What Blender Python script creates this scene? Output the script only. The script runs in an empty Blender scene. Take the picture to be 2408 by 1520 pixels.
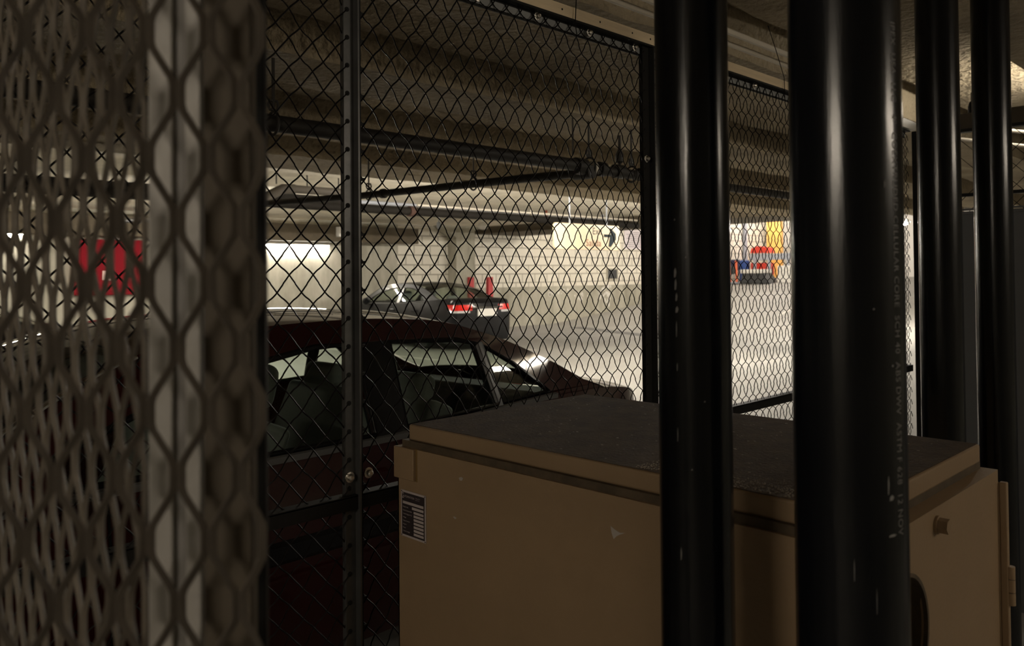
import bpy, math, random
import numpy as np
from mathutils import Vector, Matrix
from mathutils.geometry import tessellate_polygon
random.seed(7)
SC = bpy.context.scene
COL = SC.collection
R = math.radians

# ------------------------------------------------------------------ camera
cd = bpy.data.cameras.new('camera')
cd.sensor_width = 36.0
cd.lens = 1912.0 / 2408.0 * 36.0
cd.shift_y = -(760.0 - 615.0) / 2408.0
cd.clip_start = 0.02
cd.clip_end = 200
cd.dof.use_dof = True
cd.dof.focus_distance = 1.95
cd.dof.aperture_fstop = 6.6
cam = bpy.data.objects.new('camera', cd)
COL.objects.link(cam)
yaw, pit, rol = R(45), R(1.0), R(-0.5)
fw = Vector((math.cos(yaw) * math.cos(pit), math.sin(yaw) * math.cos(pit), math.sin(pit)))
rt0 = Vector((math.sin(yaw), -math.cos(yaw), 0))
up0 = rt0.cross(fw)
rt = rt0 * math.cos(rol) + up0 * math.sin(rol)
up = up0 * math.cos(rol) - rt0 * math.sin(rol)
M = Matrix((rt, up, -fw)).transposed().to_4x4()
M.translation = Vector((0, 0, 1.6))
cam.matrix_world = M
SC.camera = cam

# ------------------------------------------------------------------ world and exposure
w = bpy.data.worlds.new('world')
SC.world = w
w.use_nodes = True
bg = w.node_tree.nodes['Background']
bg.inputs[0].default_value = (0.05, 0.045, 0.035, 1)
bg.inputs[1].default_value = 0.2
SC.view_settings.view_transform = 'Standard'
SC.view_settings.look = 'None'
SC.view_settings.gamma = 1.0
SC.view_settings.use_curve_mapping = False
SC.view_settings.exposure = 0.0
SC.cycles.use_denoising = True
SC.cycles.max_bounces = 8
SC.cycles.transparent_max_bounces = 16
SC.cycles.sample_clamp_indirect = 4.0
# lamp strengths (tubes of the fixtures further down)
E_FAR, E_NEAR, E_SIDE, E_WALL, E_EXIT = 530.0, 212.0, 62.0, 230.0, 360.0
E_BACK = 85.0

# ------------------------------------------------------------------ materials
MATS = {}


def mat(name, col, rough=0.6, metal=0.0, coat=0.0, spec=0.5, var=0.0, scale=8.0, col2=None, bump=0.0, bscale=60.0, emit=None, estr=0.0, stretch=None, bdist=0.02):
    if name in MATS:
        return MATS[name]
    m = bpy.data.materials.new(name)
    m.use_nodes = True
    nt = m.node_tree
    b = nt.nodes['Principled BSDF']
    b.inputs['Base Color'].default_value = (*col, 1)
    b.inputs['Roughness'].default_value = rough
    b.inputs['Metallic'].default_value = metal
    b.inputs['Specular IOR Level'].default_value = spec
    if coat:
        b.inputs['Coat Weight'].default_value = coat
        b.inputs['Coat Roughness'].default_value = 0.05
    if emit:
        b.inputs['Emission Color'].default_value = (*emit, 1)
        b.inputs['Emission Strength'].default_value = estr
    tc = nt.nodes.new('ShaderNodeTexCoord')
    src = tc.outputs['Object']
    if stretch:
        mp = nt.nodes.new('ShaderNodeMapping')
        mp.inputs['Scale'].default_value = stretch
        nt.links.new(src, mp.inputs['Vector'])
        src = mp.outputs['Vector']
    if var > 0:
        n = nt.nodes.new('ShaderNodeTexNoise')
        n.inputs['Scale'].default_value = scale
        n.inputs['Detail'].default_value = 6
        n.inputs['Roughness'].default_value = 0.65
        nt.links.new(src, n.inputs['Vector'])
        cr = nt.nodes.new('ShaderNodeValToRGB')
        cr.color_ramp.elements[0].position = 0.32
        cr.color_ramp.elements[1].position = 0.68
        c2 = col2 or tuple(c * (1 - var) for c in col)
        cr.color_ramp.elements[0].color = (*c2, 1)
        cr.color_ramp.elements[1].color = (*col, 1)
        nt.links.new(n.outputs['Fac'], cr.inputs['Fac'])
        nt.links.new(cr.outputs['Color'], b.inputs['Base Color'])
    if bump > 0:
        n2 = nt.nodes.new('ShaderNodeTexNoise')
        n2.inputs['Scale'].default_value = bscale
        n2.inputs['Detail'].default_value = 5
        nt.links.new(src, n2.inputs['Vector'])
        bp = nt.nodes.new('ShaderNodeBump')
        bp.inputs['Strength'].default_value = bump
        bp.inputs['Distance'].default_value = bdist
        nt.links.new(n2.outputs['Fac'], bp.inputs['Height'])
        nt.links.new(bp.outputs['Normal'], b.inputs['Normal'])
    MATS[name] = m
    return m


def mat_emit(name, col, s):
    m = bpy.data.materials.new(name)
    m.use_nodes = True
    nt = m.node_tree
    nt.nodes.clear()
    e = nt.nodes.new('ShaderNodeEmission')
    e.inputs[0].default_value = (*col, 1)
    e.inputs[1].default_value = s
    o = nt.nodes.new('ShaderNodeOutputMaterial')
    nt.links.new(e.outputs[0], o.inputs[0])
    return m


def mat_glass(name, tint, ior=1.45):
    m = bpy.data.materials.new(name)
    m.use_nodes = True
    nt = m.node_tree
    nt.nodes.clear()
    t = nt.nodes.new('ShaderNodeBsdfTransparent')
    t.inputs[0].default_value = (*tint, 1)
    g = nt.nodes.new('ShaderNodeBsdfGlossy')
    g.inputs['Roughness'].default_value = 0.02
    lw = nt.nodes.new('ShaderNodeLayerWeight')
    lw.inputs[0].default_value = 0.5
    pw = nt.nodes.new('ShaderNodeMath')
    pw.operation = 'POWER'
    pw.inputs[1].default_value = 5.0
    nt.links.new(lw.outputs['Facing'], pw.inputs[0])
    f = nt.nodes.new('ShaderNodeMath')
    f.operation = 'MULTIPLY_ADD'
    f.inputs[1].default_value = 0.9
    f.inputs[2].default_value = 0.045
    nt.links.new(pw.outputs[0], f.inputs[0])
    x = nt.nodes.new('ShaderNodeMixShader')
    o = nt.nodes.new('ShaderNodeOutputMaterial')
    nt.links.new(f.outputs[0], x.inputs[0])
    nt.links.new(t.outputs[0], x.inputs[1])
    nt.links.new(g.outputs[0], x.inputs[2])
    nt.links.new(x.outputs[0], o.inputs[0])
    return m


def mat_block(name):
    """painted concrete blocks in running bond, on a wall in the x-z plane"""
    m = mat(name, (0.50, 0.475, 0.41), rough=0.85)
    nt = m.node_tree
    b = nt.nodes['Principled BSDF']
    tc = nt.nodes.new('ShaderNodeTexCoord')
    sp = nt.nodes.new('ShaderNodeSeparateXYZ')
    cb = nt.nodes.new('ShaderNodeCombineXYZ')
    nt.links.new(tc.outputs['Object'], sp.inputs[0])
    nt.links.new(sp.outputs['X'], cb.inputs['X'])
    nt.links.new(sp.outputs['Z'], cb.inputs['Y'])
    br = nt.nodes.new('ShaderNodeTexBrick')
    br.inputs['Scale'].default_value = 1.0
    br.inputs['Brick Width'].default_value = 0.58
    br.inputs['Row Height'].default_value = 0.275
    br.inputs['Mortar Size'].default_value = 0.018
    br.inputs['Mortar Smooth'].default_value = 0.3
    br.inputs['Color1'].default_value = (0.80, 0.76, 0.66, 1)
    br.inputs['Color2'].default_value = (0.74, 0.70, 0.60, 1)
    br.inputs['Mortar'].default_value = (0.34, 0.31, 0.25, 1)
    nt.links.new(cb.outputs[0], br.inputs['Vector'])
    n = nt.nodes.new('ShaderNodeTexNoise')
    n.inputs['Scale'].default_value = 1.3
    n.inputs['Detail'].default_value = 7
    nt.links.new(tc.outputs['Object'], n.inputs['Vector'])
    mx = nt.nodes.new('ShaderNodeMix')
    mx.data_type = 'RGBA'
    mx.blend_type = 'MULTIPLY'
    mx.inputs[0].default_value = 0.12
    nt.links.new(br.outputs['Color'], mx.inputs[6])
    nt.links.new(n.outputs['Fac'], mx.inputs[7])
    nt.links.new(mx.outputs[2], b.inputs['Base Color'])
    bp = nt.nodes.new('ShaderNodeBump')
    bp.inputs['Strength'].default_value = 0.5
    bp.inputs['Distance'].default_value = 0.01
    nt.links.new(br.outputs['Fac'], bp.inputs['Height'])
    bp.invert = True
    nt.links.new(bp.outputs['Normal'], b.inputs['Normal'])
    return m


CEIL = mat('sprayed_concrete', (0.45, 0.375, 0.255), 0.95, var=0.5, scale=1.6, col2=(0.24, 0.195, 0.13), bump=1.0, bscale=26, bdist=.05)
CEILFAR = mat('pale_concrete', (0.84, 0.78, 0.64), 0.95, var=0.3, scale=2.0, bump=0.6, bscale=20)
CONC = mat('stained_concrete', (0.50, 0.475, 0.395), 0.9, col2=(.27, .255, .20), var=0.5, scale=1.7, bump=0.3, bscale=15, stretch=(1, 1, 0.35))
FLOOR = mat('floor_concrete', (0.335, 0.325, 0.30), 0.75, var=0.16, scale=0.55, bump=0.1, bscale=30)
BLOCK = mat_block('block_wall')
BLACKWIRE = mat('black_wire', (0.008, 0.0065, 0.006), 0.5, spec=0.07)
BLACKSTEEL = mat('black_steel', (0.014, 0.0135, 0.013), 0.55, spec=0.2, var=0.3, scale=30)
STILE = mat('worn_steel', (0.11, 0.11, 0.11), 0.35, metal=0.5, var=0.4, scale=14)
ZINC = mat('zinc', (0.7, 0.68, 0.64), 0.25, metal=1.0, bump=0.2, bscale=200)
TIMBER = mat('pale_timber', (0.80, 0.65, 0.44), 0.7, var=0.25, scale=6, stretch=(0.4, 6, 6))
PVC = mat('black_abs', (0.0030, 0.0036, 0.0052), 0.21, spec=0.30, bump=0.035, bscale=90, stretch=(1, 1, 0.08))
INK = mat('grey_print', (0.13, 0.125, 0.12), 0.6)
SCUFF = mat('pale_scuff', (0.17, 0.165, 0.16), 0.6)
TAN = mat('tan_paint', (0.30, 0.205, 0.118), 0.5, var=0.14, scale=3.0, bump=0.05, bscale=120)
TANDK = mat('dark_tan', (0.11, 0.078, 0.045), 0.75, var=0.5, scale=25)  # darker mottled tan for the hole rim and the strip under the lid
DUST = mat('dusty_top', (0.085, 0.058, 0.036), 0.95, spec=0.1, var=0.4, scale=18, bump=0.35, bscale=140)
DARK = mat('dark_void', (0.004, 0.004, 0.004), 0.9)
GREYM = mat('grey_sheet', (0.12, 0.125, 0.132), 0.55, var=0.12, scale=3)
PLATE = mat('plate_dark', (0.030, 0.022, 0.024), 0.5)
PLATEW = mat('plate_pale', (0.46, 0.40, 0.39), 0.5)
EXPM = mat('painted_mesh', (0.072, 0.059, 0.046), 0.6, var=0.35, scale=25)
POSTW = mat('white_post_paint', (0.35, 0.335, 0.31), 0.5, var=0.25, scale=5, bump=0.1, bscale=40)
RUST = mat('rusty_brown', (0.062, 0.048, 0.031), 0.75, var=0.2, scale=6)
SEAMG = mat('seam_grey', (0.20, 0.19, 0.18), 0.6)
DARKPIPE = mat('dark_pipe', (0.022, 0.018, 0.014), 0.6, var=0.3, scale=8)
PALEPIPE = mat('pale_pipe', (0.62, 0.57, 0.48), 0.5)
BROWNPAINT = mat('beam_brown', (0.11, 0.088, 0.058), 0.9, var=0.35, scale=2, bump=0.5, bscale=20)
SIGN = mat('sign_cream', (0.56, 0.465, 0.31), 0.5)
SIGNTXT = mat('sign_slate', (0.02, 0.028, 0.034), 0.9, spec=0.1)
SIGNRED = mat('sign_rust', (0.16, 0.04, 0.022), 0.9, spec=0.1)
PAPER = mat('paper', (0.72, 0.66, 0.68), 0.7)
PAPERTXT = mat('paper_print', (0.33, 0.29, 0.31), 0.7)
REDP = mat('red_paint', (0.20, 0.006, 0.013), 0.75, spec=0.12)
PINK = mat('pale_pink', (0.70, 0.48, 0.42), 0.5)
WHITEP = mat('white_paint', (0.75, 0.73, 0.68), 0.5)
ORANGE = mat('orange_paint', (0.85, 0.46, 0.12), 0.5)
BLUE = mat('blue_plastic', (0.03, 0.08, 0.30), 0.4)
NAVY = mat('navy_cloth', (0.015, 0.02, 0.06), 0.8)
GREYB = mat('blue_grey_paint', (0.35, 0.37, 0.42), 0.5)
BRIGHTRED = mat('bright_red', (0.7, 0.05, 0.03), 0.4)
CHAR = mat('charcoal', (0.04, 0.042, 0.045), 0.5)
RUBBER = mat('tyre_rubber', (0.012, 0.012, 0.012), 0.85)
ALLOY = mat('alloy', (0.5, 0.5, 0.5), 0.3, metal=0.9)
TRIMB = mat('black_trim', (0.006, 0.006, 0.007), 0.25, spec=0.3)
CHROME = mat('chrome', (0.8, 0.8, 0.8), 0.1, metal=1.0)
SEATC = mat('grey_seat_cloth', (0.27, 0.285, 0.275), 0.9, var=0.1, scale=30)
CABIN = mat('cabin_lining', (0.05, 0.05, 0.05), 0.9)
REDCAR = mat('maroon_car_paint', (0.024, 0.0012, 0.0014), 0.5, coat=0.8, spec=0.1)
BLKCAR = mat('black_car_paint', (0.008, 0.008, 0.009), 0.4, coat=0.18, spec=0.1)
DKCAR = mat('dark_car_paint', (0.010, 0.008, 0.009), 0.3, coat=1.0)
LAMPRED = mat('tail_lamp_red', (0.65, 0.02, 0.015), 0.15, coat=0.6)
LAMPCLR = mat('lamp_clear', (0.6, 0.6, 0.6), 0.1, coat=1.0)
GLASS = mat_glass('car_glass', (0.74, 0.80, 0.75))
GLASSD = mat_glass('car_glass_dark', (0.55, 0.60, 0.55))
STRIPE = mat('worn_white_line', (0.66, 0.63, 0.57), 0.8, var=0.3, scale=4)
DRAIN = mat('drain_grey', (0.17, 0.17, 0.165), 0.8, var=0.3, scale=5)
HOUSING = mat('lamp_housing', (0.5, 0.48, 0.44), 0.5)


# ------------------------------------------------------------------ mesh builder
class MB:
    def __init__(self):
        self.v, self.f, self.mi = [], [], []

    def add(self, vs, fs, mi=0):
        o = len(self.v)
        self.v += [tuple(p) for p in vs]
        self.f += [tuple(i + o for i in q) for q in fs]
        self.mi += [mi] * len(fs)
        return self

    def box(self, lo, hi, mi=0, m=None):
        (x0, y0, z0), (x1, y1, z1) = lo, hi
        vs = [Vector(p) for p in ((x0, y0, z0), (x1, y0, z0), (x1, y1, z0), (x0, y1, z0), (x0, y0, z1), (x1, y0, z1), (x1, y1, z1), (x0, y1, z1))]
        if m is not None:
            vs = [m @ p for p in vs]
        return self.add(vs, [(3, 2, 1, 0), (4, 5, 6, 7), (0, 1, 5, 4), (1, 2, 6, 5), (2, 3, 7, 6), (3, 0, 4, 7)], mi)

    def tube(self, pts, r, n=8, cap=True, mi=0, closed=False):
        pts = [Vector(p) for p in pts]
        k = len(pts)
        vs, fs = [], []
        prev = None
        for i, p in enumerate(pts):
            if closed:
                t = pts[(i + 1) % k] - pts[i - 1]
            else:
                t = pts[min(i + 1, k - 1)] - pts[max(i - 1, 0)]
            t.normalize()
            a = prev
            if a is None:
                a = Vector((0, 0, 1)) if abs(t.z) < 0.9 else Vector((1, 0, 0))
            e1 = (a - t * a.dot(t)).normalized()
            prev = e1
            e2 = t.cross(e1)
            rr = r[i] if isinstance(r, (list, tuple)) else r
            for j in range(n):
                q = 2 * math.pi * j / n
                vs.append(p + e1 * (math.cos(q) * rr) + e2 * (math.sin(q) * rr))
        for i in range(k if closed else k - 1):
            i2 = (i + 1) % k
            for j in range(n):
                fs.append((i * n + j, i * n + (j + 1) % n, i2 * n + (j + 1) % n, i2 * n + j))
        if cap and not closed:
            fs.append(tuple(range(n - 1, -1, -1)))
            fs.append(tuple((k - 1) * n + j for j in range(n)))
        return self.add(vs, fs, mi)

    def lathe(self, prof, axis='Z', c=(0, 0, 0), n=24, mi=0, cap=True):
        """prof: list of (radius, height along axis)"""
        vs, fs = [], []
        for r_, h in prof:
            for j in range(n):
                a = 2 * math.pi * j / n
                p, q = math.cos(a) * r_, math.sin(a) * r_
                d = {'Z': (p, q, h), 'Y': (p, h, q), 'X': (h, p, q)}[axis]
                vs.append((c[0] + d[0], c[1] + d[1], c[2] + d[2]))
        for i in range(len(prof) - 1):
            for j in range(n):
                fs.append((i * n + j, i * n + (j + 1) % n, (i + 1) * n + (j + 1) % n, (i + 1) * n + j))
        if cap:
            fs.append(tuple(range(n)))
            fs.append(tuple((len(prof) - 1) * n + j for j in range(n)))
        return self.add(vs, fs, mi)

    def grid(self, rows, mi=0):
        n = len(rows[0])
        vs = [p for r_ in rows for p in r_]
        fs = [(i * n + j, i * n + j + 1, (i + 1) * n + j + 1, (i + 1) * n + j) for i in range(len(rows) - 1) for j in range(n - 1)]
        return self.add(vs, fs, mi)

    def prism(self, poly, fn, t0, t1, mi=0):
        """poly of 2-D points extruded from t0 to t1; fn(a,b,t)->xyz"""
        k = len(poly)
        vs = [fn(a, b, t0) for a, b in poly] + [fn(a, b, t1) for a, b in poly]
        fs = [tuple(range(k - 1, -1, -1)), tuple(range(k, 2 * k))]
        fs += [(i, (i + 1) % k, k + (i + 1) % k, k + i) for i in range(k)]
        return self.add(vs, fs, mi)

    def holed(self, loops, fn, th, mi=0):
        """flat polygon with holes in 2-D, mapped by fn(a,b,depth), given thickness"""
        L = [[Vector((a, b, 0)) for a, b in lp] for lp in loops]
        tri = tessellate_polygon(L)
        flat = [p for lp in loops for p in lp]
        k = len(flat)
        vs = [fn(a, b, 0.0) for a, b in flat] + [fn(a, b, th) for a, b in flat]
        fs = [tuple(t) for t in tri] + [tuple(i + k for i in reversed(t)) for t in tri]
        s = 0
        for lp in loops:
            n = len(lp)
            for i in range(n):
                a, b = s + i, s + (i + 1) % n
                fs.append((a, b, b + k, a + k))
            s += n
        return self.add(vs, fs, mi)


XF = {}


def obj(name, mb, mats, parent=None, world=True, smooth=35, bevel=0.0, segs=2, label=None):
    """one mesh object; with a parent, world=True means the shape was given in world coordinates"""
    me = bpy.data.meshes.new(name)
    vs = mb.v
    mats = mats if isinstance(mats, (list, tuple)) else [mats]
    if parent is not None and world:
        inv = XF[parent.name].inverted()
        vs = [inv @ Vector(p) for p in vs]
    me.from_pydata([tuple(p) for p in vs], [], mb.f)
    for m in mats:
        me.materials.append(m)
    if len(mats) > 1:
        me.polygons.foreach_set('material_index', mb.mi)
    me.validate()
    import bmesh
    bm = bmesh.new()
    bm.from_mesh(me)
    bmesh.ops.recalc_face_normals(bm, faces=bm.faces)
    bm.to_mesh(me)
    bm.free()
    if smooth:
        me.polygons.foreach_set('use_smooth', [True] * len(me.polygons))
        me.set_sharp_from_angle(angle=R(smooth))
    o = bpy.data.objects.new(name, me)
    COL.objects.link(o)
    if parent is not None:
        o.parent = parent
        XF[o.name] = XF[parent.name].copy()
    else:
        XF[o.name] = Matrix.Identity(4)
    if bevel:
        b = o.modifiers.new('bevel', 'BEVEL')
        b.width = bevel
        b.segments = segs
        b.limit_method = 'ANGLE'
    if label:
        o['label'] = label
    return o


def thing(name, label, cat, loc=(0, 0, 0), rz=0.0, group=None):
    o = bpy.data.objects.new(name, None)
    COL.objects.link(o)
    o.location = loc
    o.rotation_euler = (0, 0, rz)
    o.empty_display_size = 0.1
    XF[o.name] = Matrix.Translation(loc) @ Matrix.Rotation(rz, 4, 'Z')
    return tag(o, label, cat, group)


def tag(o, label, cat, group=None):
    o['label'] = label
    o['category'] = cat
    if group:
        o['group'] = group
    return o


def struct(name, mb, m, **k):
    o = obj(name, mb, m, **k)
    o['kind'] = 'structure'
    return o


def dup(root, loc, rz=None, label=None, group=None):
    r_ = root.copy()
    COL.objects.link(r_)
    r_.location = loc
    if rz is not None:
        r_.rotation_euler = (0, 0, rz)
    if label:
        r_['label'] = label
    if group:
        r_['group'] = group
    for ch in [c for c in root.children]:
        c = ch.copy()
        COL.objects.link(c)
        c.parent = r_
        for g in [q for q in ch.children]:
            d = g.copy()
            COL.objects.link(d)
            d.parent = c
    return r_


def text_geo(s, size, fn, mi, mb, align='LEFT', spacing=1.0, ex=0.0):
    """lettering as a flat mesh, mapped by fn(a,b)->xyz"""
    cu = bpy.data.curves.new('lettering', 'FONT')
    cu.body = s
    cu.size = size
    cu.align_x = align
    cu.space_character = spacing
    cu.resolution_u = 3
    to = bpy.data.objects.new('lettering', cu)
    COL.objects.link(to)
    dg = bpy.context.evaluated_depsgraph_get()
    me = bpy.data.meshes.new_from_object(to.evaluated_get(dg))
    vs = [fn(v.co.x, v.co.y) for v in me.vertices]
    fs = [tuple(p.vertices) for p in me.polygons]
    mb.add(vs, fs, mi)
    bpy.data.objects.remove(to)
    bpy.data.curves.remove(cu)
    bpy.data.meshes.remove(me)


# ================================================================== the setting
RX0, RG = 20.0, 0.108


def floor_z(x):
    return max(0.0, min(x, 33.0) - RX0) * RG


mb = MB()
xs = [-5, 0, 6, 12, 18, 19.2, 19.8, 20.3, 21, 23, 26, 29, 33, 40]
mb.grid([[(x, y, floor_z(x) + (0.012 if x == 20.3 else 0)) for y in (-4, 2, 8, 12, 18.4)] for x in xs])
struct('floor', mb, FLOOR)
# near ceiling: pan joists running along x
H1, H2 = 2.614, 2.75
prof = [(-4, H2)]
for k in range(-3, 4):
    y = 3.28 + 1.38 * k
    prof += [(y - 0.13, H2), (y - 0.10, H2 + .08), (y - 0.0, H2 + .08), (y + 0.03, H1), (y + 0.54, H1), (y + 0.59, H2)] if k < 3 else [(y - 0.55, H2), (y - 0.50, H1)]  # groove before each joist face is shaped to give a dark crevice line
prof[-1:] = [(6.42, H1), (6.87, H1), (6.92, 3.05), (18.4, 3.05)]
mb = MB()
nx = 90
rows = []
rg = random.Random(3)
for i in range(nx + 1):
    x = -5 + (16.4 + 5) * i / nx
    rows.append([(x, y + rg.uniform(-.012, .012), z + rg.uniform(-.008, .008)) for y, z in prof if y < 6.91])
mb.grid(rows)
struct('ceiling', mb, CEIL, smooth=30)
mb = MB()
mb.box((-5, 6.87, 3.05), (18.5, 18.4, 3.25))
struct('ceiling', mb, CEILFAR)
mb = MB()
mb.box((-5, 6.80, 2.62), (16.4, 6.90, 3.05))
struct('trim_4', mb, CEIL)
mb = MB()
mb.box((16.4, -4, 2.85), (18.5, 18.2, 3.12))
struct('trim_1', mb, BROWNPAINT)
mb = MB()
mb.box((18.5, -4, 5.0), (40, 18.4, 5.2))
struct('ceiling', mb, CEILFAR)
mb = MB()
mb.box((18.3, -4, 3.25), (18.5, 18.4, 5.2))
struct('trim_5', mb, CEILFAR)
mb = MB()
mb.box((-5, 17.0, 2.46), (13.5, 17.35, 2.86))
struct('trim_2', mb, BROWNPAINT)
# walls
mb = MB()
mb.box((-5, 18.0, 0), (13.56, 18.4, 3.05))
struct('wall_left', mb, CONC)
mb = MB()
mb.box((13.56, 18.1, 1.23), (40, 18.4, 5.0))
struct('wall_back', mb, BLOCK)
mb = MB()
mb.box((13.56, 18.0, 0), (40, 18.4, 1.235))
struct('wall_base', mb, CONC)
mb = MB()
mb.box((-5.3, -4.2, 0), (-5, 18.4, 3.2))
struct('wall_side', mb, CONC)
mb = MB()
mb.box((-5.3, -4.3, 0), (40, -4, 3.2))
struct('wall_front', mb, CONC)
mb = MB()
mb.box((36, -4, 0), (36.3, 18.4, 6))
struct('wall_right', mb, WHITEP)
# column against the block wall with splayed head
mb = MB()
mb.prism([(15.45, 0), (16.18, 0), (16.18, 2.93), (16.6, 3.05), (14.9, 3.05), (15.1, 2.9), (15.45, 2.72)], lambda a, b, t: (a, t, b), 17.72, 18.08)
struct('trim_3', mb, CONC)

# ================================================================== ceiling lamps
TUBE_FAR = mat_emit('tube_far', (1.0, 0.92, 0.80), E_FAR)
TUBE_WALL = mat_emit('tube_wall', (1.0, 0.93, 0.80), E_WALL)
TUBE_NEAR = mat_emit('tube_near', (1.0, 0.87, 0.70), E_NEAR)
TUBE_BACK = mat_emit('tube_back', (1.0, 0.87, 0.70), E_BACK)
TUBE_SIDE = mat_emit('tube_side', (1.0, 0.91, 0.76), E_SIDE)
TUBE_EXIT = mat_emit('tube_exit', (1.0, 0.92, 0.84), E_EXIT)


def lamp(label, loc, length, em, rz=0.0, group='fluorescent ceiling lamps', up_open=False, rt_=0.022, rods=None):
    t = thing('fluorescent_lamp', label, 'lamp', loc, rz, group)
    h = length / 2
    b = MB()
    if not up_open:
        b.prism([(-.06, .03), (.06, .03), (.04, .085), (-.04, .085)], lambda a, c, s: (s, a, c), -h, h)
    else:
        b.box((-h, -.02, .05), (h, .02, .085))
    for s in (-1, 1):
        b.box((s * h - .015, -.03, -.03), (s * h + .015, .03, .05))
    obj('housing', b, HOUSING, t, world=False)
    b = MB()
    b.tube([(-h + .015, 0, 0), (h - .015, 0, 0)], rt_, 10)
    obj('tube', b, em, t, world=False)
    for s in (-1, 1) if rods else ():
        b = MB()
        b.tube([(s * h * .7, 0, .08), (s * h * .7, 0, rods - loc[2])], .008, 6)
        obj('hanging_rod', b, HOUSING, t, world=False)
    return t


lamp('long fluorescent lamp glowing on the concrete wall above the black sedan', (10.15, 17.94, 2.375), 2.4, TUBE_WALL)
lamp('fluorescent lamp on the wall left of the red cabinet', (3.3, 17.94, 2.50), 2.4, TUBE_WALL)
for lx in (8.6, 13.5, 19.8):
    lamp('added unseen fluorescent lamp behind the ceiling beam above the driveway', (lx, 7.9, 2.80), 2.4, TUBE_FAR, group='added lamps behind the ceiling beam', up_open=True, rods=3.05)  # added out of view to brighten the far floor, walls and ceiling
lamp('added unseen bare fluorescent lamp hanging over the dark sedan bay', (6.2, 13.7, 2.45), 1.2, TUBE_FAR, up_open=True, rods=3.05)  # added where the corner post hides it, brightens left wall and ceiling strip
lamp('small bright lamp seen past the thick black pipe', (21.2, 7.4, 2.79), 1.2, TUBE_FAR, rz=R(30), rods=4.998)
for lx, ly in ((21.0, 13.5), (25.0, 13.5), (29.0, 13.0), (32.5, 16.4)):
    lamp('added unseen fluorescent lamp above the exit ramp', (lx, ly, 4.9), 2.4, TUBE_EXIT, rz=R(90), group='added lamps above the exit ramp')  # unseen lamps added to brighten the ramp and the block wall
lamp('dim fluorescent lamp behind the viewer', (-3.0, 0.1, 2.3), 1.2, TUBE_NEAR, rz=R(90), rods=2.70)
lamp('short dim fluorescent lamp behind the viewer on the right', (2.6, -2.2, 2.25), 1.2, TUBE_BACK, rods=2.70)
lamp('fluorescent lamp beside the chain link partition', (5.48, 1.02, 2.57), 1.2, TUBE_SIDE, rz=R(0), up_open=True, rods=2.74)

# ================================================================== wire mesh fence
FY = 1.435
WW, WH = 0.048, 0.0585


def woven(x0, x1, z0, z1, ux, uz, y=FY, r=0.0017, n=4, sub=10, w=WW, h=WH, amp=0.0004, crimp=0.0036):
    b = MB()
    seg = Vector((w / 2, h / 2))
    for sgn in (1, -1):
        d = Vector((w / 2, sgn * h / 2))
        dl = d.length
        nrm = Vector((-d.y, d.x)) / dl
        # wires cross the row z=uz at ux + i*w
        i0 = int(math.floor((x0 - ux - (z1 - z0) * w / h) / w)) - 2
        i1 = int(math.ceil((x1 - ux + (z1 - z0) * w / h) / w)) + 2
        for i in range(i0, i1):
            xa = ux + i * w
            # clip parameter s (in segments): x=xa+s*w/2, z=uz+sgn*s*h/2
            s_lo, s_hi = (x0 - xa) / (w / 2), (x1 - xa) / (w / 2)
            za, zb = (z0 - uz) / (sgn * h / 2), (z1 - uz) / (sgn * h / 2)
            s_lo, s_hi = max(s_lo, min(za, zb)), min(s_hi, max(za, zb))
            if s_hi - s_lo < 0.3:
                continue
            k = max(2, int(math.ceil((s_hi - s_lo) * sub)))
            pts = []
            for q in range(k + 1):
                s = s_lo + (s_hi - s_lo) * q / k
                wob = amp * math.sin(2 * math.pi * s)
                cs = math.cos(math.pi * s)
                out = -crimp * sgn * math.copysign(abs(cs) ** 0.55, cs)
                px = xa + s * w / 2 + nrm.x * wob * sgn
                pz = uz + sgn * s * h / 2 + nrm.y * wob * sgn
                pts.append((min(max(px, x0 - .004), x1 + .004), y + out, pz))
            b.tube(pts, r, n, cap=False)
    return b


RAILZ, TOPZ = 1.134, 2.285


def bolt_mb(c, axis='Y', r=0.0075, h=-0.012):
    b = MB()
    b.lathe([(r * 1.5, 0), (r * 1.5, h * 0.2), (r, h * 0.25), (r * 0.9, h * .8), (r * 0.5, h)], axis, c, 12)
    return b


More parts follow.
